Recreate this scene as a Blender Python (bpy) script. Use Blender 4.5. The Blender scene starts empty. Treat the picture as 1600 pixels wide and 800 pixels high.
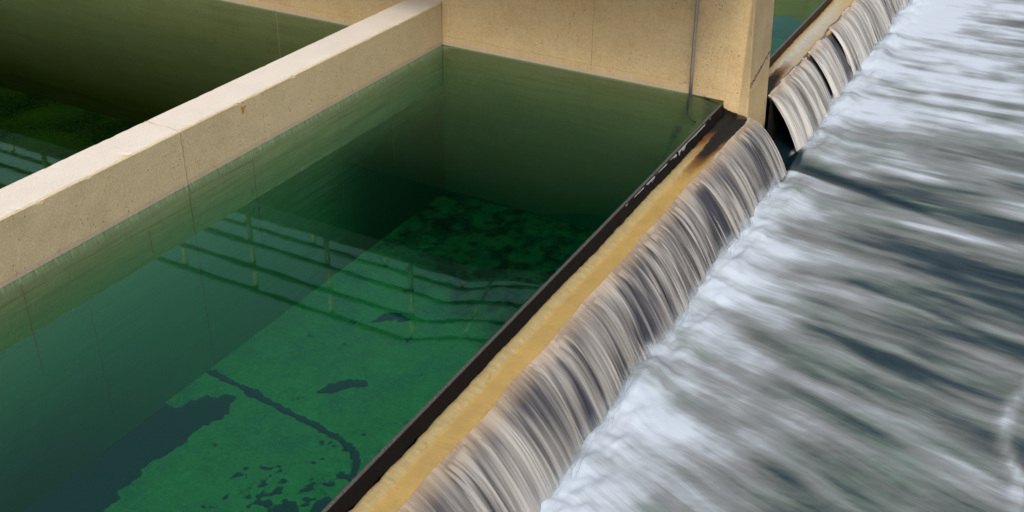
import bpy, math, random
import numpy as np
from mathutils import Matrix, Vector

# ------------------------------------------------------------------ camera, world, sun, exposure
sc = bpy.context.scene
H_CAM = 4.5
cam_d = bpy.data.cameras.new("camera"); cam = bpy.data.objects.new("camera", cam_d)
sc.collection.objects.link(cam)
cam_d.sensor_width = 36.0; cam_d.lens = 37.852; cam_d.clip_end = 3000; cam_d.clip_start = 0.05
AX = (0.88233755, 0.24952126, -0.39902328)      # world X, Y, Z seen from the lens (right, down, forward)
AY = (0.47031312, -0.43704485, 0.76667944)
AZ = (0.01691175, -0.86413595, -0.50297421)
cam.matrix_world = Matrix((
    (AX[0], -AX[1], -AX[2], 3.15),
    (AY[0], -AY[1], -AY[2], 0.0),
    (AZ[0], -AZ[1], -AZ[2], H_CAM),
    (0, 0, 0, 1)))
sc.camera = cam

SUN_EL, SUN_AZ = math.radians(50), math.atan2(0.32, -0.95)     # az: atan2(x, y), veiled sun to the left behind the camera
world = bpy.data.worlds.new("World"); sc.world = world; world.use_nodes = True
wn = world.node_tree.nodes; wl = world.node_tree.links
bg = wn["Background"]; sky = wn.new("ShaderNodeTexSky"); sky.sky_type = 'NISHITA'; sky.sun_disc = False
sky.sun_elevation = SUN_EL; sky.sun_rotation = SUN_AZ
sky.air_density = 1.0; sky.dust_density = 5.0; sky.ozone_density = 0.6
hs = wn.new("ShaderNodeHueSaturation"); hs.inputs['Saturation'].default_value = 0.45      # thin even overcast: a washed-out sky
tn = wn.new("ShaderNodeMix"); tn.data_type = 'RGBA'; tn.blend_type = 'MULTIPLY'; tn.inputs[0].default_value = 1.0; tn.inputs[7].default_value = (0.98, 1.0, 1.02, 1)
wl.new(sky.outputs[0], hs.inputs['Color']); wl.new(hs.outputs[0], tn.inputs[6]); wl.new(tn.outputs[2], bg.inputs[0]); bg.inputs[1].default_value = 0.15
sun_d = bpy.data.lights.new("sun", 'SUN'); sun_d.energy = 1.15; sun_d.angle = math.radians(16); sun_d.color = (1.0, 0.9, 0.76)
sun = bpy.data.objects.new("sun", sun_d); sc.collection.objects.link(sun)
sd = Vector((math.sin(SUN_AZ) * math.cos(SUN_EL), math.cos(SUN_AZ) * math.cos(SUN_EL), math.sin(SUN_EL)))
sun.rotation_euler = (-sd).to_track_quat('-Z', 'Y').to_euler()
sc.view_settings.view_transform = 'Standard'; sc.view_settings.look = 'None'
sc.view_settings.exposure = 0.28; sc.view_settings.gamma = 1; sc.view_settings.use_curve_mapping = False
sc.render.engine = 'CYCLES'
sc.cycles.use_denoising = True
sc.cycles.max_bounces = 10; sc.cycles.transparent_max_bounces = 16; sc.cycles.volume_bounces = 0
sc.cycles.caustics_reflective = False; sc.cycles.caustics_refractive = False

COL = sc.collection

# ------------------------------------------------------------------ noise helpers
def _hash(ix, iy, seed):
    h = (ix.astype(np.int64) * 374761393 + iy.astype(np.int64) * 668265263 + seed * 974711) & 0xffffffff
    h = ((h ^ (h >> 13)) * 1274126177) & 0xffffffff
    h = (h ^ (h >> 16)) & 0xffffffff
    return h / 4294967295.0
def vn(x, y, seed=0):
    x = np.asarray(x, float); y = np.asarray(y, float)
    x, y = np.broadcast_arrays(x, y)
    ix = np.floor(x); iy = np.floor(y); fx = x - ix; fy = y - iy
    fx = fx * fx * (3 - 2 * fx); fy = fy * fy * (3 - 2 * fy)
    a = _hash(ix, iy, seed); b = _hash(ix + 1, iy, seed); c = _hash(ix, iy + 1, seed); d = _hash(ix + 1, iy + 1, seed)
    return (a * (1 - fx) + b * fx) * (1 - fy) + (c * (1 - fx) + d * fx) * fy
def fbm(x, y, seed=0, oct=4, gain=0.5):
    s = 0; a = 1; t = 0
    for o in range(oct):
        s = s + a * vn(x * 2 ** o + 17.3 * o, y * 2 ** o + 5.1 * o, seed + o * 31); t += a; a *= gain
    return s / t
def smooth(a, b, x):
    t = np.clip((x - a) / (b - a), 0, 1); return t * t * (3 - 2 * t)

# ------------------------------------------------------------------ object helpers
def tag(o, label=None, cat=None, group=None, kind=None):
    if label: o['label'] = label
    if cat: o['category'] = cat
    if group: o['group'] = group
    if kind: o['kind'] = kind
    return o
def link(name, me, mat, parent=None):
    o = bpy.data.objects.new(name, me); COL.objects.link(o)
    if mat: me.materials.append(mat)
    if parent: o.parent = parent
    return o
def empty(name, loc=(0, 0, 0)):
    o = bpy.data.objects.new(name, None); COL.objects.link(o); o.location = loc; o.empty_display_size = 0.2
    return o
def loc_child(o, root):      # geometry written in world coordinates, parented under an Empty away from the origin
    o.parent = root; o.matrix_parent_inverse = Matrix.Translation(root.location).inverted()
def mesh_raw(name, V, F, mat, smoothf=True, attrs=None, parent=None):
    me = bpy.data.meshes.new(name)
    V = np.asarray(V, np.float32); F = np.asarray(F, np.int32)
    me.vertices.add(len(V)); me.vertices.foreach_set("co", V.ravel())
    k = F.shape[1]
    me.loops.add(F.size); me.loops.foreach_set("vertex_index", F.ravel())
    me.polygons.add(len(F)); me.polygons.foreach_set("loop_start", np.arange(0, F.size, k, dtype=np.int32))
    me.update(calc_edges=True)
    me.polygons.foreach_set("use_smooth", [smoothf] * len(F))
    if attrs:
        for n, a in attrs.items():
            at = me.attributes.new(n, 'FLOAT', 'POINT'); at.data.foreach_set("value", np.asarray(a, np.float32).ravel())
    me.validate()
    o = link(name, me, mat)
    if parent: loc_child(o, parent)
    return o
def grid_faces(nu, nv, off=0, flip=False):
    i = np.arange(nu - 1)[:, None] * nv + np.arange(nv - 1)[None, :]
    f = np.stack([i, i + nv, i + nv + 1, i + 1], -1).reshape(-1, 4) + off
    return f[:, ::-1] if flip else f
def grid_obj(name, X, Y, Z, mat, attrs=None, parent=None, flip=False):
    nu, nv = X.shape
    V = np.stack([X, Y, Z], -1).reshape(-1, 3)
    return mesh_raw(name, V, grid_faces(nu, nv, flip=flip), mat, True, attrs, parent)
def box_obj(name, x0, x1, y0, y1, z0, z1, mat, parent=None, bevel=0.0, seg=2):
    V = [(x, y, z) for x in (x0, x1) for y in (y0, y1) for z in (z0, z1)]
    F = [(0, 1, 3, 2), (4, 6, 7, 5), (0, 4, 5, 1), (2, 3, 7, 6), (0, 2, 6, 4), (1, 5, 7, 3)]
    o = mesh_raw(name, V, F, mat, False, None, parent)
    if bevel:
        m = o.modifiers.new("bevel", 'BEVEL'); m.width = bevel; m.segments = seg; m.limit_method = 'ANGLE'
    return o
def tube(name, pts, r, mat, parent=None, n=14):
    pts = [Vector(p) for p in pts]; V = []; F = []
    for i, p in enumerate(pts):
        d = (pts[min(i + 1, len(pts) - 1)] - pts[max(i - 1, 0)]).normalized()
        a = d.cross(Vector((0.31, 0.2, 0.93)) if abs(d.z) < 0.9 else Vector((1, 0, 0))).normalized(); b = d.cross(a)
        rr = r[i] if isinstance(r, (list, tuple)) else r
        for k in range(n):
            t = 2 * math.pi * k / n; V.append(p + a * math.cos(t) * rr + b * math.sin(t) * rr)
    for i in range(len(pts) - 1):
        for k in range(n):
            F.append((i * n + k, i * n + (k + 1) % n, (i + 1) * n + (k + 1) % n, (i + 1) * n + k))
    c0 = len(V); V.append(pts[0]); c1 = len(V); V.append(pts[-1])
    for k in range(n):      # end caps as degenerate-free quads are not possible: use thin fans of quads in pairs
        if k % 2 == 0:
            F.append((c0, (k + 2) % n, (k + 1) % n, k)); m = (len(pts) - 1) * n
            F.append((c1, m + k, m + (k + 1) % n, m + (k + 2) % n))
    return mesh_raw(name, V, F, mat, True, None, parent)

# ------------------------------------------------------------------ material helpers
class NT:
    def __init__(s, name):
        s.m = bpy.data.materials.new(name); s.m.use_nodes = True
        s.n = s.m.node_tree.nodes; s.l = s.m.node_tree.links; s.n.clear()
        s.out = s.n.new("ShaderNodeOutputMaterial")
    def new(s, t, **kw):
        nd = s.n.new(t)
        for k, v in kw.items():
            if k.startswith('_'): nd.inputs[k[1:].replace('_', ' ')].default_value = v
            else: setattr(nd, k, v)
        return nd
    def link(s, a, b): s.l.new(a, b)
    def coords(s, scale=(1, 1, 1), warp=0):
        g = s.new("ShaderNodeNewGeometry"); mp = s.new("ShaderNodeMapping"); mp.inputs['Scale'].default_value = scale
        s.link(g.outputs['Position'], mp.inputs['Vector']); return mp.outputs[0]
    def noise(s, scale=5, detail=5, rough=0.6, sc3=(1, 1, 1), vec=None):
        nd = s.new("ShaderNodeTexNoise"); nd.inputs['Scale'].default_value = scale
        nd.inputs['Detail'].default_value = detail; nd.inputs['Roughness'].default_value = rough
        s.link(vec if vec is not None else s.coords(sc3), nd.inputs['Vector']); return nd.outputs['Fac']
    def ramp(s, fac, stops, interp='LINEAR'):
        r = s.new("ShaderNodeValToRGB"); r.color_ramp.interpolation = interp; e = r.color_ramp.elements
        while len(e) < len(stops): e.new(0.5)
        for i, (p, c) in enumerate(stops):
            e[i].position = p; e[i].color = (c, c, c, 1) if isinstance(c, (int, float)) else (*c, 1)
        s.link(fac, r.inputs[0]); return r.outputs[0]
    def mix(s, f, a, b, mode='MIX'):
        m = s.new("ShaderNodeMix"); m.data_type = 'RGBA'; m.blend_type = mode; m.clamp_factor = True
        for v, i in ((f, 0), (a, 6), (b, 7)):
            if hasattr(v, 'is_linked') or hasattr(v, 'links'): s.link(v, m.inputs[i])
            else: m.inputs[i].default_value = v if i == 0 else (*v, 1)
        return m.outputs[2]
    def math(s, op, a, b=None, clamp=False):
        m = s.new("ShaderNodeMath"); m.operation = op; m.use_clamp = clamp
        for i, v in enumerate((a, b)):
            if v is None: continue
            if isinstance(v, (int, float)): m.inputs[i].default_value = v
            else: s.link(v, m.inputs[i])
        return m.outputs[0]
    def mr(s, v, a, b, c=0, d=1, smoothst=True):
        m = s.new("ShaderNodeMapRange"); m.interpolation_type = 'SMOOTHSTEP' if smoothst else 'LINEAR'
        s.link(v, m.inputs[0])
        for i, q in zip((1, 2, 3, 4), (a, b, c, d)): m.inputs[i].default_value = q
        return m.outputs[0]
    def xyz(s):
        g = s.new("ShaderNodeNewGeometry"); x = s.new("ShaderNodeSeparateXYZ"); s.link(g.outputs['Position'], x.inputs[0])
        return x.outputs
    def attr(s, n):
        a = s.new("ShaderNodeAttribute"); a.attribute_name = n; return a.outputs['Fac']
    def bump(s, h, strength=0.3, dist=0.01, normal=None):
        b = s.new("ShaderNodeBump"); b.inputs['Strength'].default_value = strength; b.inputs['Distance'].default_value = dist
        s.link(h, b.inputs['Height'])
        if normal is not None: s.link(normal, b.inputs['Normal'])
        return b.outputs[0]
    def principled(s, col, rough=0.8, normal=None, spec=0.5, metal=0):
        p = s.new("ShaderNodeBsdfPrincipled")
        if isinstance(col, tuple): p.inputs['Base Color'].default_value = (*col, 1)
        else: s.link(col, p.inputs['Base Color'])
        if isinstance(rough, (int, float)): p.inputs['Roughness'].default_value = rough
        else: s.link(rough, p.inputs['Roughness'])
        p.inputs['Specular IOR Level'].default_value = spec; p.inputs['Metallic'].default_value = metal
        if normal is not None: s.link(normal, p.inputs['Normal'])
        return p.outputs[0]
    def done(s, sh): s.link(sh, s.out.inputs['Surface']); return s.m

def concrete(name, base, warm, pier=False):
    t = NT(name); X, Y, Z = t.xyz()
    big = t.noise(1.3, 4, 0.6); mid = t.noise(7, 6, 0.75); fine = t.noise(48, 4, 0.95); spk = t.noise(170, 2, 0.8)
    col = t.mix(t.ramp(big, [(0.35, 0.0), (0.7, 1.0)]), base, warm)
    col = t.mix(t.ramp(mid, [(0.35, 0.0), (0.7, 0.5)]), col, tuple(c * 0.72 for c in base))
    col = t.mix(t.ramp(fine, [(0.40, 0.0), (0.60, 0.6)]), col, tuple(min(1, c * 1.32) for c in base))
    col = t.mix(t.ramp(spk, [(0.54, 0.0), (0.68, 0.35)]), col, tuple(c * 0.55 for c in base))
    # pits and dark specks
    pv = t.new("ShaderNodeTexVoronoi"); pv.inputs['Scale'].default_value = 26; t.link(t.coords(), pv.inputs['Vector'])
    pits = t.math('MULTIPLY', t.ramp(pv.outputs['Distance'], [(0.0, 1.0), (0.14, 0.8), (0.22, 0.0)]), t.ramp(t.noise(5, 3, 0.6), [(0.52, 0.0), (0.60, 1.0)]))
    col = t.mix(pits, col, tuple(c * 0.35 for c in base))
    # vertical rain streaks
    st = t.ramp(t.noise(1.0, 4, 0.65, (30, 30, 1.6)), [(0.52, 0.0), (0.85, 0.22 if not pier else 0.4)])
    col = t.mix(st, col, (base[0] * 0.80, base[1] * 0.62, base[2] * 0.36) if pier else (base[0] * 0.78, base[1] * 0.66, base[2] * 0.48))
    # horizontal form-board marks
    hb = t.ramp(t.noise(1.0, 3, 0.6, (1.2, 1.2, 38)), [(0.55, 0.0), (0.8, 0.22)])
    col = t.mix(hb, col, tuple(c * 0.68 for c in base))
    # mineral line just above the water
    lip = t.math('ADD', t.math('MULTIPLY', t.noise(3, 4, 0.6), 0.05), 0.012)
    line = t.mr(t.math('SUBTRACT', Z, lip), 0.004, 0.014, 1, 0)
    pk = t.mix(t.ramp(t.noise(40, 3, 0.7), [(0.3, 0.0), (0.7, 1.0)]), (0.60, 0.46, 0.34), (0.48, 0.36, 0.25))
    col = t.mix(t.math('MULTIPLY', t.math('MULTIPLY', line, 0.75), t.mr(X, -0.3, -0.1, 1, 0)), col, pk)
    # submerged: algae film in horizontal bands, then painted shade deeper down
    al = t.noise(1.0, 4, 0.7, (0.55, 0.55, 9)); al2 = t.noise(1.0, 3, 0.6, (0.9, 0.9, 34)); al3 = t.noise(3.5, 5, 0.7)
    ac = t.ramp(al, [(0.25, (0.13, 0.135, 0.06)), (0.45, (0.19, 0.19, 0.085)), (0.62, (0.25, 0.25, 0.12)), (0.8, (0.18, 0.23, 0.09))])
    ac = t.mix(t.ramp(al2, [(0.52, 0.0), (0.72, 0.55)]), ac, (0.075, 0.055, 0.025))
    ac = t.mix(t.ramp(al3, [(0.4, 0.0), (0.75, 0.45)]), ac, (0.10, 0.17, 0.055))
    ac = t.mix(t.mr(t.math('ADD', Z, t.math('MULTIPLY', al3, 0.03)), -0.11, -0.015, 0, 0.55), ac, (0.26, 0.23, 0.13))
    if pier: ac = t.mix(1.0, ac, (0.38, 0.335, 0.27), 'MULTIPLY')
    deep_shade = t.mr(t.math('ADD', Z, t.math('MULTIPLY', al3, 0.5)), -0.75, 0.1, 1, 0)  # shade below the bridge painted into the submerged walls, darker with depth
    if not pier: deep_shade = t.math('MULTIPLY', deep_shade, t.mr(Y, 7.9, 9.5, 0.0, 1.15))
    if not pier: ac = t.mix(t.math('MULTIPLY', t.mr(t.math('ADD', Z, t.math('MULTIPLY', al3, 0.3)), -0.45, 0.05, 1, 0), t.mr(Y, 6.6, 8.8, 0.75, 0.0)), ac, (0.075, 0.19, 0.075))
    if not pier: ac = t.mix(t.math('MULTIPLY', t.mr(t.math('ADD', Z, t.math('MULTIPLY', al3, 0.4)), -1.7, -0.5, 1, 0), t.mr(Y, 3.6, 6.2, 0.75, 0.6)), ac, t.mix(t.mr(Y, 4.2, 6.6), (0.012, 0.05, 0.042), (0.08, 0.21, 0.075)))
    ac = t.mix(t.math('MULTIPLY', deep_shade, t.mr(X, -4.2, -3.9, 0.45, 0.75)), ac, (0.035, 0.034, 0.017))
    sub = t.math('MULTIPLY', t.mr(Z, -0.004, 0.003, 1, 0), t.mr(X, 0.0, 0.03, 1, 0))
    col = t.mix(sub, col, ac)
    if pier:
        # black slime round the foot of the nose, and black crack marks on its end
        edge = t.math('ADD', t.mr(X, -0.24, 0.09, 0.0, -0.125, False), t.mr(X, 0.1, 0.3, 0.0, -0.035, False))
        lvl = t.math('ADD', edge, t.math('MULTIPLY', t.noise(22, 4, 0.6), 0.035))
        slime = t.math('MULTIPLY', t.mr(t.math('SUBTRACT', Z, t.math('SUBTRACT', lvl, 0.004)), 0.0, 0.012, 1, 0), t.math('MULTIPLY', t.mr(X, -0.26, -0.16, 0, 1), t.mr(X, 0.292, 0.300, 1, 0)))
        col = t.mix(slime, col, (0.012, 0.009, 0.006))
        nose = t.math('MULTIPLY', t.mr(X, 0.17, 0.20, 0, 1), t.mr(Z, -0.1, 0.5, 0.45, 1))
        col = t.mix(t.math('MULTIPLY', nose, t.math('MULTIPLY', t.ramp(big, [(0.2, 0.5), (0.7, 1.0)]), 0.8)), col, (0.22, 0.175, 0.105))  # weathered grey, with the end face's shade mixed into the colour
        pv2 = t.new("ShaderNodeTexVoronoi"); pv2.inputs['Scale'].default_value = 17; t.link(t.coords((1, 1, 0.7)), pv2.inputs['Vector'])
        pits2 = t.math('MULTIPLY', t.ramp(pv2.outputs['Distance'], [(0.0, 1.0), (0.12, 0.7), (0.20, 0.0)]), t.mr(X, 0.17, 0.20, 0, 1))
        pits2 = t.math('MULTIPLY', pits2, t.ramp(t.noise(9, 3, 0.6), [(0.5, 0.0), (0.58, 0.9)]))
        col = t.mix(pits2, col, (0.05, 0.035, 0.02))
        fl = t.mr(t.math('ABSOLUTE', t.math('SUBTRACT', t.math('ADD', Z, t.math('MULTIPLY', t.noise(4, 3, 0.6), 0.02)), 0.125)), 0.0, 0.006, 0.35, 0)
        col = t.mix(fl, col, (0.26, 0.16, 0.07))
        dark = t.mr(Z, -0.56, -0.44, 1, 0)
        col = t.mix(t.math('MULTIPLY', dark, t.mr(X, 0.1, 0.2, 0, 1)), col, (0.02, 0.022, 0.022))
    h = t.math('ADD', t.math('MULTIPLY', mid, 0.5), t.math('MULTIPLY', fine, 0.35))
    blot = t.ramp(t.noise(2.6, 6, 0.75), [(0.50, 0.0), (0.66, 0.22)]); col = t.mix(t.math('MULTIPLY', blot, t.mr(Z, 0.0, 0.02, 0, 1)), col, (base[0] * 0.62, base[1] * 0.52, base[2] * 0.42))
    h = t.math('SUBTRACT', h, t.math('MULTIPLY', pits, 0.6))
    return t.done(t.principled(col, 0.88, t.bump(h, 0.8, 0.02), 0.25))

def simple(name, c, c2, scale=20, rough=0.7, spec=0.4, bump=0.2, metal=0, sc3=(1, 1, 1)):
    t = NT(name); n = t.noise(scale, 5, 0.65, sc3)
    return t.done(t.principled(t.mix(t.ramp(n, [(0.3, 0.0), (0.7, 1.0)]), c, c2), rough, t.bump(n, bump, 0.01), spec, metal))

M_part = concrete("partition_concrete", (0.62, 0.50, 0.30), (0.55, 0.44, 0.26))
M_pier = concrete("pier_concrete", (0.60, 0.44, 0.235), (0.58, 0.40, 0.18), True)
M_joint = simple("joint_filler", (0.11, 0.07, 0.035), (0.2, 0.13, 0.06), 30)
M_rust = simple("rust_stain", (0.42, 0.20, 0.03), (0.5, 0.26, 0.05), 60)
M_metal = simple("galvanised_steel", (0.34, 0.30, 0.26), (0.24, 0.21, 0.18), 30, 0.45, 0.5, 0.1, 0.3)
M_darkrod = simple("slimed_steel", (0.02, 0.022, 0.02), (0.04, 0.04, 0.03), 50, 0.6)
M_post = simple("painted_post", (0.52, 0.42, 0.33), (0.42, 0.34, 0.27), 20, 0.6)
M_rail = simple("shaded_rail", (0.035, 0.045, 0.045), (0.05, 0.055, 0.05), 20, 0.5)  # underside shade of the rails put into their colour
M_deck = simple("deck_concrete", (0.05, 0.055, 0.05), (0.035, 0.04, 0.035), 6, 0.9)
M_ground = simple("ground_gravel", (0.12, 0.10, 0.08), (0.2, 0.17, 0.13), 3, 0.95)

# top of the partition: paler, with skylight put into its colour
def skylit_top():
    t = NT("skylit_concrete"); a = t.noise(3, 5, 0.6); f = t.noise(90, 3, 0.9)
    c = t.mix(t.ramp(a, [(0.3, 0.0), (0.7, 1.0)]), (0.62, 0.56, 0.47), (0.55, 0.49, 0.405))
    c = t.mix(t.ramp(f, [(0.4, 0.0), (0.6, 0.7)]), c, (0.70, 0.62, 0.57))
    v = t.ramp(t.noise(24, 4, 0.6), [(0.66, 0.0), (0.74, 0.5)]); c = t.mix(v, c, (0.38, 0.30, 0.22))
    return t.done(t.principled(c, 0.9, t.bump(t.math('ADD', t.noise(40, 4, 0.6), f), 0.4, 0.008), 0.2))
M_skylit = skylit_top()

def floor_mat():
    t = NT("basin_floor_algae"); a = t.attr("algae")
    n = t.noise(7, 6, 0.7); n2 = t.noise(55, 4, 0.7); n3 = t.noise(1.2, 3, 0.6)
    g = t.mix(t.ramp(n, [(0.3, 0.0), (0.7, 1.0)]), (0.07, 0.18, 0.055), (0.15, 0.27, 0.09))
    g = t.mix(t.ramp(n3, [(0.42, 0.0), (0.6, 0.75)]), g, (0.17, 0.20, 0.07))
    g = t.mix(t.ramp(t.noise(2.3, 6, 0.7), [(0.46, 0.0), (0.62, 0.8)]), g, (0.045, 0.15, 0.085))
    g = t.mix(t.ramp(n2, [(0.45, 0.0), (0.65, 0.45)]), g, (0.035, 0.10, 0.035))
    g = t.mix(t.ramp(t.noise(22, 6, 0.75), [(0.5, 0.0), (0.66, 0.8)]), g, (0.19, 0.27, 0.08))
    d = t.mix(t.ramp(n2, [(0.3, 0.0), (0.7, 1.0)]), (0.006, 0.030, 0.042), (0.010, 0.046, 0.058))
    am = t.math('ADD', a, t.math('MULTIPLY', t.math('SUBTRACT', t.noise(20, 6, 0.72), 0.5), 0.8))
    c = t.mix(t.mr(am, 0.40, 0.62), d, g)
    c = t.mix(t.math('MULTIPLY', t.attr('floor_shade'), t.ramp(n, [(0.3, 0.7), (0.6, 1.0)])), c, (0.010, 0.014, 0.006))
    return t.done(t.principled(c, 0.95, t.bump(t.math('ADD', n2, t.mr(am, 0.45, 0.55)), 0.5, 0.02), 0.1))
M_floor = floor_mat()

def water_mat(name="basin_water", ab=(0.33, 0.82, 0.76), dens=0.82, bump=0.011):
    t = NT(name)
    fr = t.new("ShaderNodeFresnel"); fr.inputs['IOR'].default_value = 1.66
    g = t.new("ShaderNodeNewGeometry")
    # ripples: long gentle ones
    h = t.math('ADD', t.noise(3.0, 2, 0.5, (1, 1.6, 1)), t.math('MULTIPLY', t.noise(16, 2, 0.5, (1, 1.8, 1)), 0.05))
    nb = t.bump(h, bump, 0.03)
    t.link(nb, fr.inputs['Normal'])
    fac = t.math('MULTIPLY', fr.outputs[0], t.math('SUBTRACT', 1.0, g.outputs['Backfacing']))
    tr = t.new("ShaderNodeBsdfTransparent"); gl = t.new("ShaderNodeBsdfGlossy"); gl.inputs['Roughness'].default_value = 0.03; gl.inputs['Color'].default_value = (0.50, 0.95, 0.74, 1)
    t.link(nb, gl.inputs['Normal'])
    mx = t.new("ShaderNodeMixShader"); t.link(fac, mx.inputs[0]); t.link(tr.outputs[0], mx.inputs[1]); t.link(gl.outputs[0], mx.inputs[2])
    va = t.new("ShaderNodeVolumeAbsorption"); va.inputs['Color'].default_value = (*ab, 1); va.inputs['Density'].default_value = dens
    t.link(va.outputs[0], t.out.inputs['Volume'])
    return t.done(mx.outputs[0])
M_water = water_mat(); M_water_murky = water_mat('murky_basin_water', (0.60, 0.72, 0.46), 0.66)

def crest_mat():
    t = NT("ochre_crest"); X, Y, Z = t.xyz(); a = t.attr("band")
    fine = t.noise(60, 5, 0.7); big = t.noise(3, 4, 0.6); drag = t.noise(1.0, 4, 0.6, (6, 60, 6))
    c = t.mix(t.ramp(big, [(0.3, 0.0), (0.7, 1.0)]), (0.43, 0.285, 0.085), (0.34, 0.23, 0.08))
    pale = t.mix(t.ramp(fine, [(0.3, 0.0), (0.7, 1.0)]), (0.38, 0.31, 0.15), (0.32, 0.24, 0.105))
    c = t.mix(t.mr(a, 0.35, 0.60, 1, 0), c, pale)
    c = t.mix(t.ramp(drag, [(0.45, 0.0), (0.8, 0.4)]), c, (0.30, 0.20, 0.10))
    c = t.mix(t.ramp(t.noise(11, 5, 0.7), [(0.58, 0.0), (0.74, 0.5)]), c, (0.24, 0.14, 0.05))
    c = t.mix(t.math('MULTIPLY', t.mr(a, 0.90, 0.94), t.ramp(fine, [(0.3, 0.3), (0.6, 1.0)])), c, (0.50, 0.27, 0.05))
    fm = t.math('MULTIPLY', t.attr("film"), t.ramp(t.noise(1.0, 4, 0.7, (9, 70, 9)), [(0.36, 0.0), (0.58, 0.85)]))
    c = t.mix(fm, c, (0.36, 0.40, 0.41))
    # rust and black slime near the pier
    pr = t.attr("slime"); c = t.mix(t.mr(pr, 0.15, 0.65), c, (0.15, 0.065, 0.018)); c = t.mix(t.mr(pr, 0.55, 0.95), c, (0.01, 0.008, 0.006))
    rg = t.math('MAXIMUM', t.ramp(fine, [(0.3, 0.28), (0.7, 0.55)]), t.math('MULTIPLY', pr, 0.8), True)
    return t.done(t.principled(c, rg, t.bump(t.math('ADD', fine, t.math('MULTIPLY', drag, 0.8)), 0.35, 0.008), 0.3))
M_crest = crest_mat()
def black_mat():
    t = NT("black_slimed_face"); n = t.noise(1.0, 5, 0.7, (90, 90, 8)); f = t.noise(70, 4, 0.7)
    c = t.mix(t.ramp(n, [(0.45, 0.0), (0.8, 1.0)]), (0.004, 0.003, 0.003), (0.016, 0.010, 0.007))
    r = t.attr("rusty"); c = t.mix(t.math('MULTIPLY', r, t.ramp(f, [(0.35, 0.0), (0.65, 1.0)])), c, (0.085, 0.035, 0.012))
    return t.done(t.principled(c, 0.75, t.bump(n, 0.4, 0.01), 0.15))
M_black = black_mat()
M_lip = simple("lip_steel", (0.10, 0.09, 0.08), (0.035, 0.03, 0.028), 60, 0.5, 0.5, 0.2)
M_froth = simple("white_froth", (0.34, 0.36, 0.37), (0.18, 0.19, 0.19), 160, 0.5, 0.4, 0.4)

def fall_mat(name, alpha=False, tone=1.0, greige=(0.365, 0.34, 0.315)):
    t = NT(name); s = t.attr("streak"); e = t.attr("fall"); w = t.attr("along")
    vec = t.new("ShaderNodeCombineXYZ"); t.link(w, vec.inputs[0]); t.link(e, vec.inputs[1])
    mp = t.new("ShaderNodeMapping"); mp.inputs['Scale'].default_value = (150, 2.0, 1); t.link(vec.outputs[0], mp.inputs[0])
    fn = t.noise(1.0, 4, 0.7, vec=mp.outputs[0])
    v = t.math('ADD', s, t.math('MULTIPLY', t.math('SUBTRACT', fn, 0.5), 0.42))
    g = tuple(c * tone for c in greige)
    c = t.ramp(v, [(0.10, (0.036, 0.035, 0.046)), (0.34, (0.10, 0.092, 0.094)), (0.56, tuple(q * 0.52 for q in g)), (0.82, tuple(q * 0.86 for q in g)), (1.0, g)])
    # thin over the crest: the ochre shows through
    c = t.mix(t.math('MULTIPLY', t.mr(e, 0.0, 0.28, 1, 0), t.ramp(fn, [(0.3, 0.35), (0.7, 0.85)])), c, (0.42, 0.30, 0.19))
    c = t.mix(t.math('MULTIPLY', t.mr(e, 0.70, 0.92, 0, 1), t.ramp(fn, [(0.35, 0.1), (0.65, 0.85)])), c, (0.46, 0.50, 0.52))
    p = t.principled(c, t.ramp(v, [(0.2, 0.22), (0.8, 0.5)]), t.bump(v, 0.5, 0.012), 0.4)
    if not alpha: return t.done(p)
    tr = t.new("ShaderNodeBsdfTransparent"); mx = t.new("ShaderNodeMixShader")
    al = t.math('MULTIPLY', t.mr(v, 0.42, 0.80, 0.0, 0.9), t.mr(e, 0.0, 0.10, 0.0, 1.0))
    t.link(al, mx.inputs[0]); t.link(tr.outputs[0], mx.inputs[1]); t.link(p, mx.inputs[2])
    return t.done(mx.outputs[0])
M_fall = fall_mat("falling_water"); M_strand = fall_mat("falling_strands", True, 1.1)
M_fall2 = fall_mat("falling_water_pale", False, 1.1, (0.50, 0.475, 0.44)); M_strand2 = fall_mat("falling_strands_pale", True, 1.15, (0.50, 0.475, 0.44))

def river_mat():
    t = NT("river_foam"); f = t.attr("foam"); u = t.attr("su"); v = t.attr("sv")
    vec = t.new("ShaderNodeCombineXYZ"); t.link(u, vec.inputs[0]); t.link(v, vec.inputs[1])
    def nn(sx, sy, d=4):
        mp = t.new("ShaderNodeMapping"); mp.inputs['Scale'].default_value = (sx, sy, 1); t.link(vec.outputs[0], mp.inputs[0])
        return t.noise(1.0, d, 0.62, vec=mp.outputs[0])
    a = nn(1.5, 17, 6); b = nn(3.2, 60, 4); h = nn(0.8, 2.2, 3)
    val = t.math('ADD', f, t.math('ADD', t.math('MULTIPLY', t.math('SUBTRACT', a, 0.5), 0.30), t.math('MULTIPLY', t.math('SUBTRACT', b, 0.5), 0.20)))
    c = t.ramp(val, [(0.04, (0.005, 0.015, 0.022)), (0.22, (0.025, 0.042, 0.050)), (0.40, (0.10, 0.115, 0.112)), (0.62, (0.19, 0.21, 0.22)), (0.94, (0.44, 0.50, 0.57))], 'LINEAR')
    tint = t.ramp(h, [(0.35, (0.86, 1.0, 0.90)), (0.5, (1, 1, 1)), (0.68, (1.0, 0.93, 0.93))])
    c = t.mix(t.mr(val, 0.85, 0.45, 0, 1), c, t.mix(1.0, c, tint, 'MULTIPLY'))
    p = t.principled(c, t.ramp(val, [(0.1, 0.30), (0.6, 0.85)]), t.bump(t.math('ADD', a, t.math('MULTIPLY', b, 0.3)), 0.05, 0.02), 0.2)
    return t.done(p)
M_river = river_mat()

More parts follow.
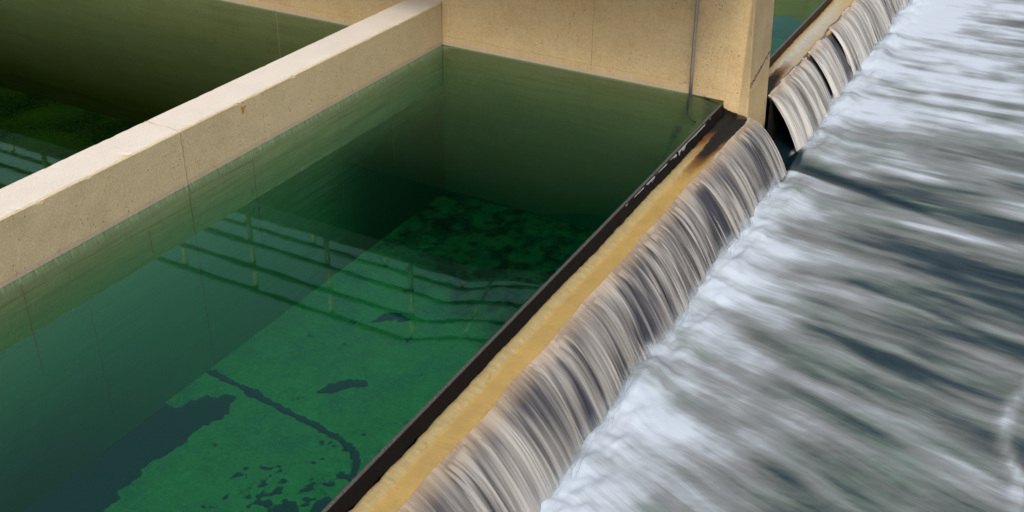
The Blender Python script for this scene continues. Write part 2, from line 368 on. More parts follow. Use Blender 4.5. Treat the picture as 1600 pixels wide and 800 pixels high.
# ------------------------------------------------------------------ key dimensions (metres; weir lip at x = 0, basin level z = 0)
Y_PIER0, Y_PIER1 = 11.07, 11.84
X_PART1, X_PART0, Z_PART = -3.645, -4.075, 0.54
Z_FLOOR = -2.06; Z_RIV = -0.74
Y_NEAR = -0.9; Y_FARPIER = 19.6
X_WEST = -19.0

# ------------------------------------------------------------------ ground
tag(mesh_raw("ground", [(-400, -400, -3.2), (400, -400, -3.2), (400, 400, -3.2), (-400, 400, -3.2)], [(0, 1, 2, 3)], M_ground, False), kind='structure')

# ------------------------------------------------------------------ basin floors
def in_poly(px, py, poly):
    c = np.zeros(px.shape, bool); n = len(poly)
    for i in range(n):
        x0, y0 = poly[i]; x1, y1 = poly[(i + 1) % n]
        k = ((y0 > py) != (y1 > py)) & (px < (x1 - x0) * (py - y0) / ((y1 - y0) + 1e-9) + x0); c ^= k
    return c
def line_d(px, py, pts):
    d = np.full(px.shape, 9.0)
    for (x0, y0), (x1, y1) in zip(pts[:-1], pts[1:]):
        t = np.clip(((px - x0) * (x1 - x0) + (py - y0) * (y1 - y0)) / ((x1 - x0) ** 2 + (y1 - y0) ** 2), 0, 1)
        d = np.minimum(d, np.hypot(px - x0 - t * (x1 - x0), py - y0 - t * (y1 - y0)))
    return d
def floor_near():
    xs = np.arange(X_PART1 - 0.02, -0.02, 0.018); ys = np.concatenate([np.arange(Y_NEAR, 3.4, 0.2), np.arange(3.4, Y_PIER0 + 0.03, 0.018)])
    X, Y = np.meshgrid(xs, ys, indexing='ij')
    wx = X + (fbm(X * 5, Y * 5, 3) - 0.5) * 0.16; wy = Y + (fbm(X * 5, Y * 5, 7) - 0.5) * 0.16
    wx = wx + (fbm(X * 19, Y * 19, 51, 5, 0.65) - 0.5) * 0.11; wy = wy + (fbm(X * 19, Y * 19, 57, 5, 0.65) - 0.5) * 0.11
    A = 0.78 + (fbm(X * 7, Y * 7, 63, 6, 0.65) - 0.5) * 0.9
    patch = [(-3.60, 2.2), (-3.56, 4.2), (-3.6, 5.0), (-3.53, 5.61), (-3.41, 5.93), (-3.17, 6.26), (-3.02, 5.95), (-3.09, 5.58), (-3.10, 5.14), (-3.12, 4.75), (-3.0, 4.3), (-2.9, 3.4), (-2.9, 2.2)]
    A[in_poly(wx, wy, patch)] = 0.1
    small = [(-2.47, 6.65), (-2.43, 6.86), (-2.31, 7.0), (-2.15, 7.05), (-2.08, 6.99), (-2.22, 6.91), (-2.34, 6.74)]
    A[in_poly(X + (wx - X) * 0.45, Y + (wy - Y) * 0.45, small)] = 0.1
    small2 = [(-2.75, 7.9), (-2.68, 8.12), (-2.45, 8.3), (-2.35, 8.26), (-2.55, 8.02)]
    A[in_poly(wx, wy, small2)] = 0.35
    crack = [(-3.68, 6.43), (-3.46, 6.4), (-3.18, 6.38), (-3.01, 6.35), (-2.6, 6.29), (-2.19, 6.25), (-1.86, 6.21), (-1.66, 6.14), (-1.53, 6.02), (-1.46, 5.86)]
    d = line_d(X, Y, crack); w = 0.024 + 0.05 * (fbm(X * 24, Y * 24, 15, 4, 0.7) - 0.5) + 0.02 * (fbm(X * 9, Y * 9, 5) - 0.3) + 0.035 * np.exp(-((X + 3.02) / 0.09) ** 2)
    A[d < w] = 0.08
    # mottled dark blotches towards the weir
    bl = smooth(2.1, 0.1, np.hypot((X + 1.55) / 0.42, (Y - 5.15) / 0.75)) 
    m = 0.5 + (fbm(X * 11, Y * 11, 21, 6, 0.72) - 0.5) * 1.5 + (fbm(X * 2.6, Y * 2.6, 41) - 0.5) * 0.5
    A = np.where((m > 0.80 - 0.36 * bl) & (bl > 0.01), 0.1, A)
    # no algae in a band close to the partition: slimy concrete shows
    strip = (X < -3.36 + 0.15 * fbm(Y * 4, X * 0, 2)) & (Y < 5.8); A[strip] = np.minimum(A[strip], 0.2)
    # patchy near the pier
    A = A - smooth(8.5, 9.5, Y) * 0.3 * fbm(X * 3, Y * 3, 9, 6)
    Shd = smooth(7.9, 9.4, Y + 0.5 * (X + 2) + (fbm(X * 3, Y * 3, 19, 5) - 0.5) * 1.6) * (0.80 + 0.20 * smooth(0.4, 0.6, fbm(X * 6, Y * 6, 29, 5)))  # bridge shade painted into the floor colour towards the pier
    A += (fbm(X * 14, Y * 14, 12) - 0.5) * 0.12
    for _ in range(1):
        for ax in (0, 1): A = (np.roll(A, 1, ax) + 2 * A + np.roll(A, -1, ax)) / 4
    Z = Z_FLOOR + 0.012 * fbm(X * 6, Y * 6, 4) - 0.02 * (A < 0.3)
    tag(grid_obj("basin_floor", X, Y, Z, M_floor, {"algae": A, "floor_shade": Shd}), kind='structure')
floor_near()
def floor_far(x0, x1, y0, y1, bias, step=0.08, zf=Z_FLOOR):
    xs = np.arange(x0, x1 + step, step); ys = np.arange(y0, y1 + step, step); X, Y = np.meshgrid(xs, ys, indexing='ij')
    A = 0.5 + (fbm(X * 1.3, Y * 1.3, 77, 6) - 0.5) * 0.5 + bias
    Z = zf + 0.02 * fbm(X * 2, Y * 2, 4)
    tag(grid_obj("basin_floor", X, Y, Z, M_floor, {"algae": A, "floor_shade": 0 * A + (0.42 if zf < -2.1 else 0.5)}), kind='structure')
floor_far(X_WEST - 0.1, X_PART0 + 0.02, Y_NEAR, Y_PIER0 + 0.03, 0.02, zf=-2.3)
floor_far(X_WEST, -0.02, Y_PIER1 - 0.03, Y_FARPIER + 0.03, 0.1)

# ------------------------------------------------------------------ basin water
def basin_water(x0, x1, y0, y1, draw=0.0, zb=Z_FLOOR - 0.08, dw=0.55, mat=None):
    xs = np.concatenate([np.arange(x0, min(x1, -0.9), 0.25), np.linspace(-0.9, x1, 60) if x1 > -0.9 else [x1]])
    ys = np.linspace(y0, y1, 120)
    X, Y = np.meshgrid(xs, ys, indexing='ij')
    d = np.clip((X + dw) / dw, 0, 1); Z = -draw * d ** 2.3
    nu, nv = X.shape; top = np.stack([X, Y, Z], -1).reshape(-1, 3)
    bot = top.copy(); bot[:, 2] = zb; N = nu * nv
    F = [grid_faces(nu, nv), grid_faces(nu, nv, off=N, flip=True)]
    def side(idx):
        i0 = np.array(idx[:-1]); i1 = np.array(idx[1:]); F.append(np.stack([i0, i0 + N, i1 + N, i1], -1))
    side([j for j in range(nv)][::-1]); side([(nu - 1) * nv + j for j in range(nv)])
    side([i * nv for i in range(nu)]); side([i * nv + nv - 1 for i in range(nu)][::-1])
    o = mesh_raw("basin_water", np.concatenate([top, bot]), np.concatenate(F), mat or M_water, False)
    o.data.polygons.foreach_set("use_smooth", [p.normal.z > 0.7 for p in o.data.polygons])
    tag(o, kind='structure'); return o
basin_water(X_PART1 - 0.03, -0.008, Y_NEAR - 0.03, Y_PIER0 + 0.03, 0.035)
basin_water(X_WEST - 0.05, X_PART0 + 0.03, Y_NEAR - 0.03, Y_PIER0 + 0.03, zb=-2.4, mat=M_water_murky)
basin_water(X_WEST - 0.05, -0.008, Y_PIER1 - 0.03, Y_FARPIER + 0.03, 0.090, dw=0.62)

# ------------------------------------------------------------------ partition wall
def rough_wall(name, x0, x1, y0, y1, z0, z1, mat, parent, step=0.05, amp=0.003, nose=None, seed=1):
    """closed box made of a ring swept along its length, with slightly worn, uneven arrises"""
    r = 0.010
    ring = []
    def seg(a, b, n): return [(a[0] + (b[0] - a[0]) * k / n, a[1] + (b[1] - a[1]) * k / n) for k in range(n)]
    ring += seg((x0, z0), (x0, z1 - 3 * r), 3) + seg((x0, z1 - 3 * r), (x0, z1 - r), 1) + seg((x0, z1 - r), (x0 + r, z1), 2) + seg((x0 + r, z1), (x1 - r, z1), 4) + seg((x1 - r, z1), (x1, z1 - r), 2) + seg((x1, z1 - r), (x1, z1 - 3 * r), 1) + seg((x1, z1 - 3 * r), (x1, z0), 3) + seg((x1, z0), (x0, z0), 2)
    n = len(ring); ys = np.arange(y0, y1 + step * 0.5, step); V = []; F = []
    for i, y in enumerate(ys):
        for k, (x, z) in enumerate(ring):
            nearedge = z > z1 - 2 * r
            dx = dz = 0.0
            if nearedge:
                q = float(fbm(np.array([y * 6.0]), np.array([k * 0.0 + (x > (x0 + x1) / 2) * 7.0]), seed)[0]) - 0.5
                q2 = max(0.0, float(fbm(np.array([y * 22.0]), np.array([(x > (x0 + x1) / 2) * 9.0]), seed + 5)[0]) - 0.66)
                dx = (q * amp * 2 + q2 * 0.05) * (1 if x < (x0 + x1) / 2 else -1); dz = q * amp - q2 * 0.04
                if x0 + 2 * r < x < x1 - 2 * r: dx = 0; dz = q * amp * 0.4
            V.append((x + dx, y, z + dz))
    for i in range(len(ys) - 1):
        for k in range(n):
            F.append((i * n + k, (i + 1) * n + k, (i + 1) * n + (k + 1) % n, i * n + (k + 1) % n))
    o = mesh_raw(name, V, F, mat, False, None, parent); return o
pw = empty("partition_wall", ((X_PART0 + X_PART1) / 2, 5.0, 0))
tag(pw, "low beige concrete wall with pale flat top dividing the two green basins", "wall")
body = rough_wall("wall_body", X_PART0, X_PART1, Y_NEAR, Y_PIER0 - 0.002, -2.6, Z_PART, M_part, pw)
cap = rough_wall("wall_top", X_PART0 + 0.004, X_PART1 - 0.010, Y_NEAR + 0.01, Y_PIER0 - 0.004, Z_PART - 0.03, Z_PART + 0.006, M_skylit, pw, amp=0.002, seed=9)
def strip(name, pts, w, axis, mat, parent, th=0.003):
    """thin recessed-looking joint filler following a slightly wavy path; pts in world, axis = outward normal"""
    V = []; F = []; ax = Vector(axis)
    for i, p in enumerate(pts):
        p = Vector(p); d = (Vector(pts[min(i + 1, len(pts) - 1)]) - Vector(pts[max(i - 1, 0)])).normalized(); s = d.cross(ax).normalized()
        ww = w * (0.6 + 0.8 * random.random())
        for q in (p - s * ww / 2 - ax * 0.004, p - s * ww / 2 + ax * th, p + s * ww / 2 + ax * th, p + s * ww / 2 - ax * 0.004): V.append(q)
    for i in range(len(pts) - 1):
        for k in range(4): F.append((i * 4 + k, i * 4 + (k + 1) % 4, i * 4 + 4 + (k + 1) % 4, i * 4 + 4 + k))
    F.append((0, 3, 2, 1)); m = len(V) - 4; F.append((m, m + 1, m + 2, m + 3))
    return mesh_raw(name, V, F, mat, False, None, parent)
random.seed(4)
def vjoint(y, z0, z1, w, parent, x=X_PART1, mat=None, n=16):
    pts = [(x, y + 0.004 * math.sin(k * 1.7 + y) + 0.002 * random.uniform(-1, 1), z0 + (z1 - z0) * k / n) for k in range(n + 1)]
    return strip("expansion_joint", pts, w, (1, 0, 0), mat or M_joint, parent)
M_joint2 = simple("dry_joint", (0.36, 0.25, 0.12), (0.44, 0.33, 0.18), 40)
vjoint(6.52, Z_FLOOR, -0.002, 0.012, pw, n=40); vjoint(6.52, 0.002, Z_PART - 0.02, 0.008, pw, mat=M_joint2)
vjoint(4.62, -0.9, -0.05, 0.010, pw); vjoint(5.98, -0.46, -0.22, 0.012, pw); vjoint(7.42, -1.1, -0.05, 0.010, pw, n=30); vjoint(8.85, -1.3, -0.1, 0.008, pw); vjoint(9.9, -1.2, -0.1, 0.006, pw)
vjoint(5.2, -1.9, -0.6, 0.006, pw)
strip("expansion_joint", [(X_PART0 + 0.01 + 0.405 * k / 12, 6.52 + 0.01 * math.sin(k), Z_PART + 0.006) for k in range(13)], 0.008, (0, 0, 1), M_joint2, pw, 0.0015)
# a rust spot where a tie shows
V = []; 
for k in range(16):
    a = 2 * math.pi * k / 16; r = 0.027 * (1 + 0.35 * math.sin(3 * a + 1)); V.append((X_PART1 + 0.002, 7.36 + r * 0.8 * math.cos(a), 0.455 + r * 1.2 * math.sin(a) - (0.012 if math.sin(a) < -0.5 else 0)))
F = [(0, 2 * i + 1, 2 * i + 2, 2 * i + 3) for i in range(7)]
V += [(X_PART1 - 0.004, v[1], v[2]) for v in V[:16]]
F += [(i, (i + 1) % 16, 16 + (i + 1) % 16, 16 + i) for i in range(16)]
mesh_raw("rust_spot", V, F, M_rust, False, None, pw)

# ------------------------------------------------------------------ pier walls
def pier_wall(y0, y1, x1, z1, label, nose_batter=0.085):
    root = empty("pier_wall", (-4.0, (y0 + y1) / 2, 0)); tag(root, label, "wall", "thick concrete pier walls between the bays")
    # plan outline swept up; the nose end leans back a little
    zs = [-2.6, -1.0, -0.3, 0.0, 0.4, 0.8, 1.2, 1.6, z1]; r = 0.018; V = []; F = []
    for z in zs:
        xe = x1 - nose_batter * (z + 0.19) / 1.36
        ring = [(X_WEST, y0), (-8, y0), (-4, y0), (-1, y0), (xe - r, y0), (xe - r * .3, y0 + r * .3), (xe, y0 + r), (xe, (y0 + y1) / 2), (xe, y1 - r), (xe - r * .3, y1 - r * .3), (xe - r, y1), (-4, y1), (X_WEST, y1), (X_WEST, (y0 + y1) / 2)]
        n = len(ring); V += [(x, y, z) for x, y in ring]
    for i in range(len(zs) - 1):
        for k in range(n): F.append((i * n + k, i * n + (k + 1) % n, (i + 1) * n + (k + 1) % n, (i + 1) * n + k))
    o = mesh_raw("wall_body", V, F, M_pier, False, None, root)
    box_obj("wall_top", X_WEST, x1 - nose_batter * 1.6, y0 + 0.01, y1 - 0.01, z1 - 0.06, z1 + 0.002, M_pier, root)
    return root
pier = pier_wall(Y_PIER0, Y_PIER1, 0.305, 2.02, "tall ochre concrete pier wall whose nose stands between the two waterfalls")
def yjoint(x, z0, z1, w, parent, mat=M_joint, n=18):
    pts = [(x + 0.003 * math.sin(k), Y_PIER0, z0 + (z1 - z0) * k / n) for k in range(n + 1)]
    strip("expansion_joint", pts, w, (0, -1, 0), mat, parent)
yjoint(-6.27, -0.75, -0.01, 0.014, pier); yjoint(-1.62, 0.05, 1.9, 0.006, pier, M_joint2)
# ragged black crack marks on the nose
random.seed(8)
for (za, zb, ya, yb, w) in [(0.22, 0.40, 11.10, 11.80, 0.022), (0.19, 0.30, 11.10, 11.5, 0.012)]:
    pts = []
    for k in range(26):
        t = k / 25; z = za + (zb - za) * t + random.uniform(-0.012, 0.012)
        pts.append((0.305 - 0.085 * (z + 0.19) / 1.36 + 0.0005, ya + (yb - ya) * t, z))
    strip("crack", pts, w, (1, 0, 0), simple("crack_dark", (0.03, 0.022, 0.015), (0.14, 0.09, 0.04), 90), pier, 0.0015)
pier_wall(Y_FARPIER, Y_FARPIER + 0.77, 0.30, 1.85, "farther concrete pier wall closing the bay beyond the nose")
pier_wall(Y_NEAR - 0.77, Y_NEAR, 0.30, 2.02, "nearest concrete pier wall standing under the viewer at the near basin's end")

# ------------------------------------------------------------------ weirs
PROF = [(-0.012, -0.6, 0), (-0.012, -0.034, 0), (0.002, -0.033, 0), (0.010, -0.040, 0)]
def crest(y0, y1, label, rusty, seed, pier_at, ragged, lipz=-0.033, film=0.0):
    root = empty("weir", (0.1, (y0 + y1) / 2, Z_RIV)); tag(root, label, "weir")
    dy = 0.012; ys = np.arange(y0, y1 + dy, dy); ys[-1] = y1; n1 = fbm(ys * 9, ys * 0 + 1, seed, 5) - 0.5
    n2 = fbm(ys * 1.7, ys * 0 + 3, seed + 2, 3) - 0.5; n3 = fbm(ys * 30, ys * 0 + 5, seed + 4, 3) - 0.5
    # lip plate
    prof = [(-0.014, -2.2), (-0.014, lipz), (-0.004, lipz + 0.003), (0.006, lipz), (0.008, lipz - 0.012)]
    X = np.array([[p[0]] * len(ys) for p in prof]); Z = np.array([[p[1]] * len(ys) for p in prof]); Z[1:] += n3 * 0.004; Y = np.tile(ys, (len(prof), 1))
    grid_obj("lip_plate", X, Y, Z, M_lip, None, root, flip=True)
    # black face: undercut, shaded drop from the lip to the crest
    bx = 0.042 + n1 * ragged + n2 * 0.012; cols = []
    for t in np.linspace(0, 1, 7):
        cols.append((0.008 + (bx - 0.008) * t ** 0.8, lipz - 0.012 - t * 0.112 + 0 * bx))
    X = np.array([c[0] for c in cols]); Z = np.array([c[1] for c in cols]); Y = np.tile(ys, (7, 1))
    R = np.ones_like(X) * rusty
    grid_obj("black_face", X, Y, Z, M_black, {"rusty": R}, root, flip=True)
    # ochre crest: ridge, groove, brink, then the hidden downstream face
    near = np.exp(-(np.abs(ys - pier_at) / 0.95) ** 1.5)                                        # 1 next to the pier
    P = [(0.0, 0.026, -0.19, 0), (0.05, 0.044, -0.162, 0), (0.18, 0.072, -0.156, 0), (0.34, 0.108, -0.160, 1), (0.42, 0.124, -0.163, 1), (0.50, 0.140, -0.178, 0),
         (0.60, 0.165, -0.180, 0), (0.72, 0.22, -0.172, 0), (0.85, 0.285, -0.168, 0), (0.93, 0.322, -0.172, 0), (0.97, 0.34, -0.182, 0), (1.0, 0.352, -0.22, 0), (1.0, 0.36, -0.5, 0), (1.0, 0.365, -1.1, 0), (1.0, 0.365, -2.2, 0)]
    X = []; Z = []; B = []; S = []; FL = []
    for i, (b, x, z, rd) in enumerate(P):
        f = 1.0 if b < 1 else 0.0
        xx = x + f * (n2 * 0.02 + (fbm(ys * 14, ys * 0 + i * 0.6, seed + 9) - 0.5) * 0.03); zz = z + f * (fbm(ys * 11, ys * 0 + i * 1.3, seed + 11) - 0.5) * 0.012
        if 0.3 < b < 0.45: zz = zz + n3 * 0.012
        if 0.45 < b < 0.7: zz = zz - 0.012 * near
        X.append(xx); Z.append(zz); B.append(np.full(len(ys), b))
        sl = near * 2.1 * (0.65 + 0.9 * (0.45 < b < 0.8)) + (fbm(ys * 5, ys * 0 + b * 6, seed + 13) - 0.5) * 0.35 * near ** 0.3
        if b >= 1 and z < -0.3: sl = sl * 0 + 1
        S.append(sl); FL.append(film * (0.25 < b < 0.95) * np.exp(-((b - 0.58) / 0.26) ** 2) * smooth(17.5, 14.5, ys) + 0 * ys)
    X = np.array(X); Z = np.array(Z); Y = np.tile(ys, (len(P), 1))
    grid_obj("crest", X, Y, Z, M_crest, {"band": np.array(B), "slime": np.array(S), "film": np.array(FL)}, root, flip=True)
    return root
weir1 = crest(Y_NEAR, Y_PIER0 + 0.02, "near weir with black slimed face and long ochre crest beside the green basin", 0.0, 5, Y_PIER0, 0.028)
weir2 = crest(Y_PIER1 - 0.02, Y_FARPIER + 0.02, "far weir behind the pier nose with jagged rusty black edge and ochre crest", 0.9, 35, Y_PIER1 - 0.3, 0.055, -0.088, 1.3)

# froth clinging to the upper face of the near weir
def froth():
    ys = np.arange(7.9, 10.75, 0.008); n = len(ys)
    dens = fbm(ys * 9, ys * 0, 61, 4); amt = smooth(7.9, 9.0, ys) * smooth(10.75, 10.5, ys)
    w = np.clip((dens - 0.62 + 0.32 * amt), 0, 1) * 0.10 * (0.4 + 0.9 * vn(ys * 90, ys * 0, 8)); w *= np.where((ys > 9.55) & (ys < 9.60), 0.05, 1)
    cols = []
    for t in np.linspace(0, 1, 5):
        x = 0.014 + 0.006 + w * 0.35 * t + 0.006 * np.sin(t * math.pi); z = -0.042 - w * t * 0.75 + 0.006 * math.sin(t * math.pi)
        cols.append((x, ys, z))
    X = np.array([c[0] for c in cols]); Y = np.array([c[1] for c in cols]); Z = np.array([c[2] for c in cols])
    keep = w > 0.004
    nu = 5; F = [f for f in grid_faces(nu, n, flip=True) if keep[f[0] % n] and keep[f[2] % n]]
    o = mesh_raw("froth", np.stack([X, Y, Z], -1).reshape(-1, 3), F, M_froth, True, None, weir1)
froth()

# ------------------------------------------------------------------ falling water
def fall_surface(y0, y1, seed, offs, dy=0.0045, nt=46, edge0=0, edge1=0, con=1.0):
    ys = np.arange(y0, y1, dy); t = np.linspace(0, 1, nt)
    T, Y = np.meshgrid(t, ys, indexing='ij')
    # strands wander sideways a little as they fall
    drift = (fbm(Y * 3, T * 1.5, seed, 3) - 0.5) * 0.05 * T
    wY = Y + drift
    coarse = fbm(wY * 4.5, T * 1.0 + 3, seed + 1, 3); mid = fbm(wY * 19, T * 1.1, seed + 2, 3); finee = fbm(wY * 60, T * 1.6, seed + 3, 2)
    s = 0.5 + ((coarse - 0.5) * 1.15 + (mid - 0.5) * 0.85 + (finee - 0.5) * 0.42) * con
    x0 = 0.308 + (fbm(ys * 2.5, ys * 0, seed + 5) - 0.5) * 0.05 + (vn(ys * 40, ys * 0, seed + 6) - 0.5) * 0.007
    reach = 0.50 + 0.13 * (fbm(ys * 2.4, ys * 0, seed + 7, 3) - 0.5)
    Tp = T * 1.12
    Xc = x0[None, :] + reach[None, :] * Tp
    U = 0.5 * Tp; Zc = -0.163 - 0.45 * U - 1.7 * U ** 2
    # nearly follows the rounded brink at first
    bulge = (s - 0.5) * 0.030 * smooth(0.02, 0.5, T) + (coarse - 0.5) * 0.04 * T
    nx = 0.55; nz = 0.83
    Xc = Xc + nx * (bulge + offs * smooth(0, 0.25, T)); Zc = Zc + nz * (bulge + offs * smooth(0, 0.25, T) + 0.011)
    Yo = Y + 0.0
    # rounded free edges
    for side, on in ((y0, edge0), (y1, edge1)):
        if on:
            d = np.abs(Y - side); k = np.clip(1 - d / 0.07, 0, 1) ** 2
            sg = 1.0 if side == y0 else -1.0; k2 = np.clip(1 - d / 0.22, 0, 1); Yo = Yo + sg * 0.07 * k2 * T ** 1.3
            Xc = Xc - k * 0.045 * T; Zc = Zc - k * 0.03 * smooth(0, .4, T); s = s + 0.16 * np.clip(1 - np.abs(d - 0.015) / 0.014, 0, 1)
    return Xc, Yo, Zc, s, T
def fall(name, y0, y1, seed, label, pale=False, e0=0, e1=0, group=None, dark=None, tone=0.0):
    root = empty(name, (0.5, (y0 + y1) / 2, Z_RIV)); tag(root, label, "waterfall", group)
    for nm, offs, mat, sd in (("water_sheet", 0.0, M_fall2 if pale else M_fall, seed), ("water_strands", 0.016, M_strand2 if pale else M_strand, seed + 50)):
        X, Y, Z, s, T = fall_surface(y0, y1, sd, offs, edge0=e0, edge1=e1, con=0.55 if pale else 1.0)
        if dark:
            for (ya, yb, amt, ts) in dark:
                cy = (ya + yb) / 2 + 0.05 * T; hw = (yb - ya) / 2
                s = s - amt * smooth(hw, hw * 0.45, np.abs(Y - cy)) * smooth(ts, ts + 0.15, T)
        s = s + tone
        grid_obj(nm, X, Y, Z, mat, {"streak": s, "fall": T, "along": Y + 0.03 * T * np.sin(Y * 3)}, root, flip=True)
    return root
fall("waterfall", 0.0, 11.13, 11, "long streaked waterfall pouring off the near ochre crest into white foam", dark=[(9.10, 9.34, 0.75, 0.08), (10.1, 10.18, 0.35, 0.2), (5.9, 6.05, 0.3, 0.1), (7.1, 7.22, 0.3, 0.1), (8.0, 8.1, 0.3, 0.1)], tone=-0.02)
FG = "pale sheets of water falling from the far weir"
fall("waterfall", 11.86, 12.46, 203, "leftmost pale sheet of falling water, next to the pier nose", True, 1, 1, FG, tone=0.26)
fall("waterfall", 12.40, 12.96, 313, "dull narrow sheet of falling water just past the first sheet behind the pier", True, 0, 0, FG, tone=0.1)
fall("waterfall", 12.98, 13.40, 423, "narrow pale sheet with a bright leading edge between two dark gaps", True, 1, 0, FG, tone=0.12)
fall("waterfall", 13.60, 14.44, 533, "middle pale sheet of falling water on the far weir, dark gap on each side", True, 1, 1, FG, tone=0.2)
fall("waterfall", 14.74, 16.3, 643, "widest pale sheet of falling water on the far weir with orange tinted top", True, 1, 1, FG, tone=0.2)
fall("waterfall", 16.24, 19.58, 753, "farthest sheet of falling water at the top edge of the photo", True, 0, 0, FG, dark=[(17.2, 17.4, 0.6, 0.05)], tone=0.12)
# thin dark film on the weir face in the gaps of the far bay
root = empty("waterfall", (0.5, 15.7, Z_RIV)); tag(root, "thin dark film of water seen in the gaps between the pale far sheets", "waterfall")
X, Y, Z, s, T = fall_surface(12.5, 19.5, 860, -0.07, dy=0.01)
grid_obj("water_sheet", X, Y, Z, M_fall, {"streak": s * 0.4 - 0.02, "fall": np.maximum(T, 0.2), "along": Y}, root, flip=True)

# ------------------------------------------------------------------ river of foam
def river():
    xs = [0.368]
    while xs[-1] < 16: xs.append(xs[-1] + 0.018 + 0.012 * max(0, xs[-1] - 0.9))
    ys = [0.0]
    while ys[-1] < 42: ys.append(ys[-1] + 0.022 + 0.0028 * ys[-1] * (1 if ys[-1] < 24 else 3))
    xs = np.array(xs); ys = np.array(ys); X, Y = np.meshgrid(xs, ys, indexing='ij')
    ang = np.radians(np.interp(ys, [0, 4, 6, 8, 10, 12, 14.5, 20, 42], [-17, -17, -16, -11, -5, -1, 3, 5, 5]))[None, :]
    sv = Y - (X - 0.9) * np.tan(ang) * (1 - 0.02 * X) ; su = X - 0.9
    sv = sv + 0.10 * (fbm(X * 0.9, Y * 1.2, 90, 3) - 0.5) * 2
    base = 0.77 + 0.20 * (fbm(Y * 2.2, Y * 0, 91) - 0.5)
    d = X - base                                                # distance from the foot of the fall
    reach = np.interp(Y, [0, 4, 6, 8, 10, 11, 12, 14, 18, 42], [2.6, 2.4, 1.9, 1.5, 1.1, 0.85, 1.7, 2.8, 3.8, 5])
    near = np.exp(-np.clip(d, 0, 99) / reach)
    st1 = fbm(su * 0.75, sv * 4.2, 92, 4); st2 = fbm(su * 1.3, sv * 13, 93, 3); puff = fbm(X * 3.2, Y * 3.2, 94, 5)
    big = fbm(su * 0.35 + 4, sv * 1.1, 95, 3)
    foam = 0.365 + 0.56 * near + (st1 - 0.5) * 1.15 * (1 - 0.55 * near) + (st2 - 0.5) * 0.42 * (1 - 0.5 * near) + (big - 0.5) * 0.55 * (1 - 0.6 * near) + (puff - 0.5) * 0.62 * near
    foam = foam + 0.07 * smooth(10, 15, Y)
    foam = foam - 0.17 * smooth(1.6, 3.4, X) * smooth(10, 6.5, Y) + 0.06 * np.exp(-((d - 0.25) / 0.35) ** 2) * smooth(11.2, 10.2, Y)
    # dark tongue of calm water in the lee of the pier
    cy = 11.55 - 0.36 * (X - 0.7); w = 0.26 * np.exp(-np.clip(X - 0.7, 0, 9) / 0.8) + 0.04
    ton = np.exp(-((Y - cy) / w) ** 2) * np.exp(-np.clip(X - 1.2, 0, 9) / 0.9); foam = foam - 0.85 * ton * (0.75 + 0.5 * st2)
    foam = foam - 1.2 * smooth(0.86, 0.76, X) * smooth(10.85, 11.0, Y) * smooth(11.95, 11.75, Y) - 1.5 * smooth(0.68, 0.58, X)  # shade under the falling sheets put into the foam value
    # foam crest on the right margin
    ed = X - (3.62 + 0.10 * np.sin(Y * 3.1) + 0.10 * (fbm(Y * 5, X * 0, 96) - 0.5)); rid = np.exp(-(ed / 0.06) ** 2) * smooth(6.3, 7.0, Y) * smooth(8.7, 8.2, Y)
    foam = foam + 0.28 * rid
    foam = np.clip(foam, 0.0, 1.0)
    boil = np.exp(-((d - 0.14) / 0.20) ** 2)
    lump = fbm(X * 4.5, Y * 3.2, 97, 4)
    Z = Z_RIV + boil * (0.04 + 0.14 * (lump - 0.45) + 0.05 * (fbm(X * 14, Y * 12, 98, 3) - 0.5)) * (1 - 0.9 * np.clip(ton * 1.6, 0, 1)) + 0.018 * (st1 - 0.5) * (1 - near * 0.5) + 0.004 * (st2 - 0.5) * (1 - 0.5 * near) + 0.02 * rid + 0.02 * (puff - 0.5) * near
    Z = Z - 0.06 * np.clip(ton, 0, 1) - 0.10 * smooth(0.02, -0.12, d)
    tag(grid_obj("river", X, Y, Z, M_river, {"foam": foam, "su": su, "sv": sv}), kind='structure')
    # the river beyond, out to the horizon
    V = [(0.4, -300, -0.72), (300, -300, -0.72), (300, 0, -0.72), (0.4, 0, -0.72), (16, 0, -0.7), (300, 300, -0.72), (16, 300, -0.7), (16, 42, -0.7), (0.4, 42, -0.7), (0.4, 300, -0.72)]
    F = [(0, 1, 2, 3), (4, 2, 5, 6), (8, 7, 6, 9)]
    n = len(V); tag(mesh_raw("river", V, F, M_river, False, {"foam": [0.35] * n, "su": [v[0] for v in V], "sv": [v[1] for v in V]}), kind='structure')
river()

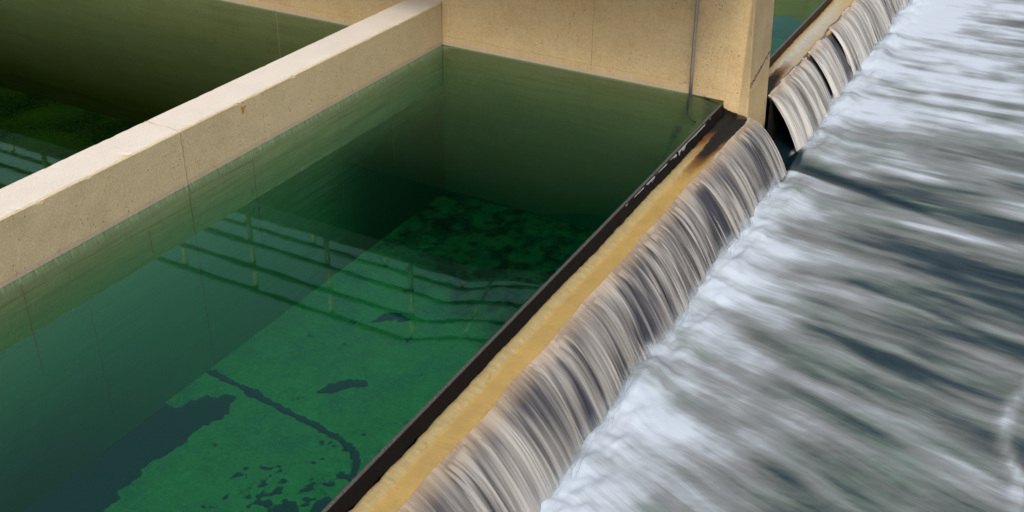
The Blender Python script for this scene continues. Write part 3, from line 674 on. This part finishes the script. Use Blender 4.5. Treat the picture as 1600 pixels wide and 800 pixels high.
# spray thrown up where the water lands
def spray_mat():
    t = NT("spray"); e = t.attr("height"); n = t.noise(9, 6, 0.72); n2 = t.noise(40, 3, 0.7)
    v = t.math('ADD', t.noise(4, 3, 0.5), t.math('MULTIPLY', t.math('SUBTRACT', n, 0.5), 0.3))
    al = t.mr(t.math('SUBTRACT', t.math('MULTIPLY', v, 1.7), t.math('ADD', e, 0.05)), 0.0, 0.9, 0, 0.62)
    p = t.principled((0.56, 0.61, 0.67), 0.9, None, 0.1)
    tr = t.new("ShaderNodeBsdfTransparent"); mx = t.new("ShaderNodeMixShader"); t.link(al, mx.inputs[0]); t.link(tr.outputs[0], mx.inputs[1]); t.link(p, mx.inputs[2])
    return t.done(mx.outputs[0])
M_spray = spray_mat()
def spray():
    V = []; F = []; A = []; off = 0
    for (y0, y1) in ((0.2, 10.75), (12.0, 13.5), (13.62, 14.55), (14.8, 19.4)):
        for layer in range(3):
            ys = np.arange(y0, y1, 0.02); n = len(ys); h = np.linspace(0, 1, 9)
            Hh, Y = np.meshgrid(h, ys, indexing='ij')
            lum = fbm(ys * 2.6, ys * 0 + layer, 120 + layer, 4)
            top = (0.10 + 0.34 * lum ** 1.5)[None, :] * (1 - 0.2 * layer)
            foot = 0.80 + 0.045 * layer + 0.20 * (fbm(ys * 2.2, ys * 0, 91) - 0.5)
            X = foot[None, :] - 0.05 * Hh * (1 + layer * 0.6) + 0.03 * (fbm(Y * 7, Hh * 2, 140 + layer) - 0.5) + 0.03 * Hh ** 2; Z = Z_RIV - 0.03 + top * Hh
            V.append(np.stack([X, Y, Z], -1).reshape(-1, 3)); F.append(grid_faces(9, n, off)); A.append(Hh.ravel()); off += Hh.size
    tag(mesh_raw("spray", np.concatenate(V), np.concatenate(F), M_spray, True, {"height": np.concatenate(A)}), "soft white spray along the foot of the falling water", "spray", None, "stuff")
spray()

# ------------------------------------------------------------------ footbridge over the basins, seen mirrored in the water
def footbridge():
    root = empty("footbridge", (-8, 10.3, 2.02)); tag(root, "footbridge with pale posts and dark rails mirrored in the green basins", "footbridge")
    box_obj("deck", X_WEST, 0.35, 9.5, 11.07 + 0.3, 2.024, 2.19, M_deck, root, 0.012)
    box_obj("kerb", X_WEST, 0.35, 9.5, 9.56, 2.192, 2.26, M_deck, root)
    sp = 1.275
    for (yy, ph) in ((9.53, -3.22), (10.93, -3.30)):
        k = 0; x = ph + sp * 2
        while x > X_WEST:
            tube("post", [(x, yy, 2.19), (x, yy, 3.40)], 0.034, M_post, root, 10); x -= sp * (1 if yy < 10 else 1.0)
        for z in (2.66, 3.04, 3.42):
            tube("rail", [(X_WEST, yy - 0.04, z), (0.35, yy - 0.05, z)], 0.034, M_rail, root, 10)
footbridge()

# ------------------------------------------------------------------ gauge rod
root = empty("gauge_rod", (-0.36, 11.0, 0)); tag(root, "thin grey steel rod hanging down the pier wall into the basin water", "rod")
tube("rod_shaft", [(-0.40, 10.975, 2.02), (-0.385, 10.98, 1.1), (-0.365, 10.985, 0.3), (-0.352, 10.985, 0.0)], 0.019, M_metal, root, 16)
tube("rod_foot", [(-0.352, 10.985, 0.0), (-0.35, 10.985, -0.10), (-0.345, 10.99, -0.2), (-0.32, 11.0, -0.27), (-0.27, 11.02, -0.30)], [0.022, 0.024, 0.024, 0.02, 0.012], M_darkrod, root, 16)
for (x, z) in ((-0.47, -0.42), (-0.52, -0.52)):
    box_obj("wall_bracket", x - 0.035, x + 0.035, 11.02, 11.069, z - 0.022, z + 0.022, M_darkrod, root, 0.006)
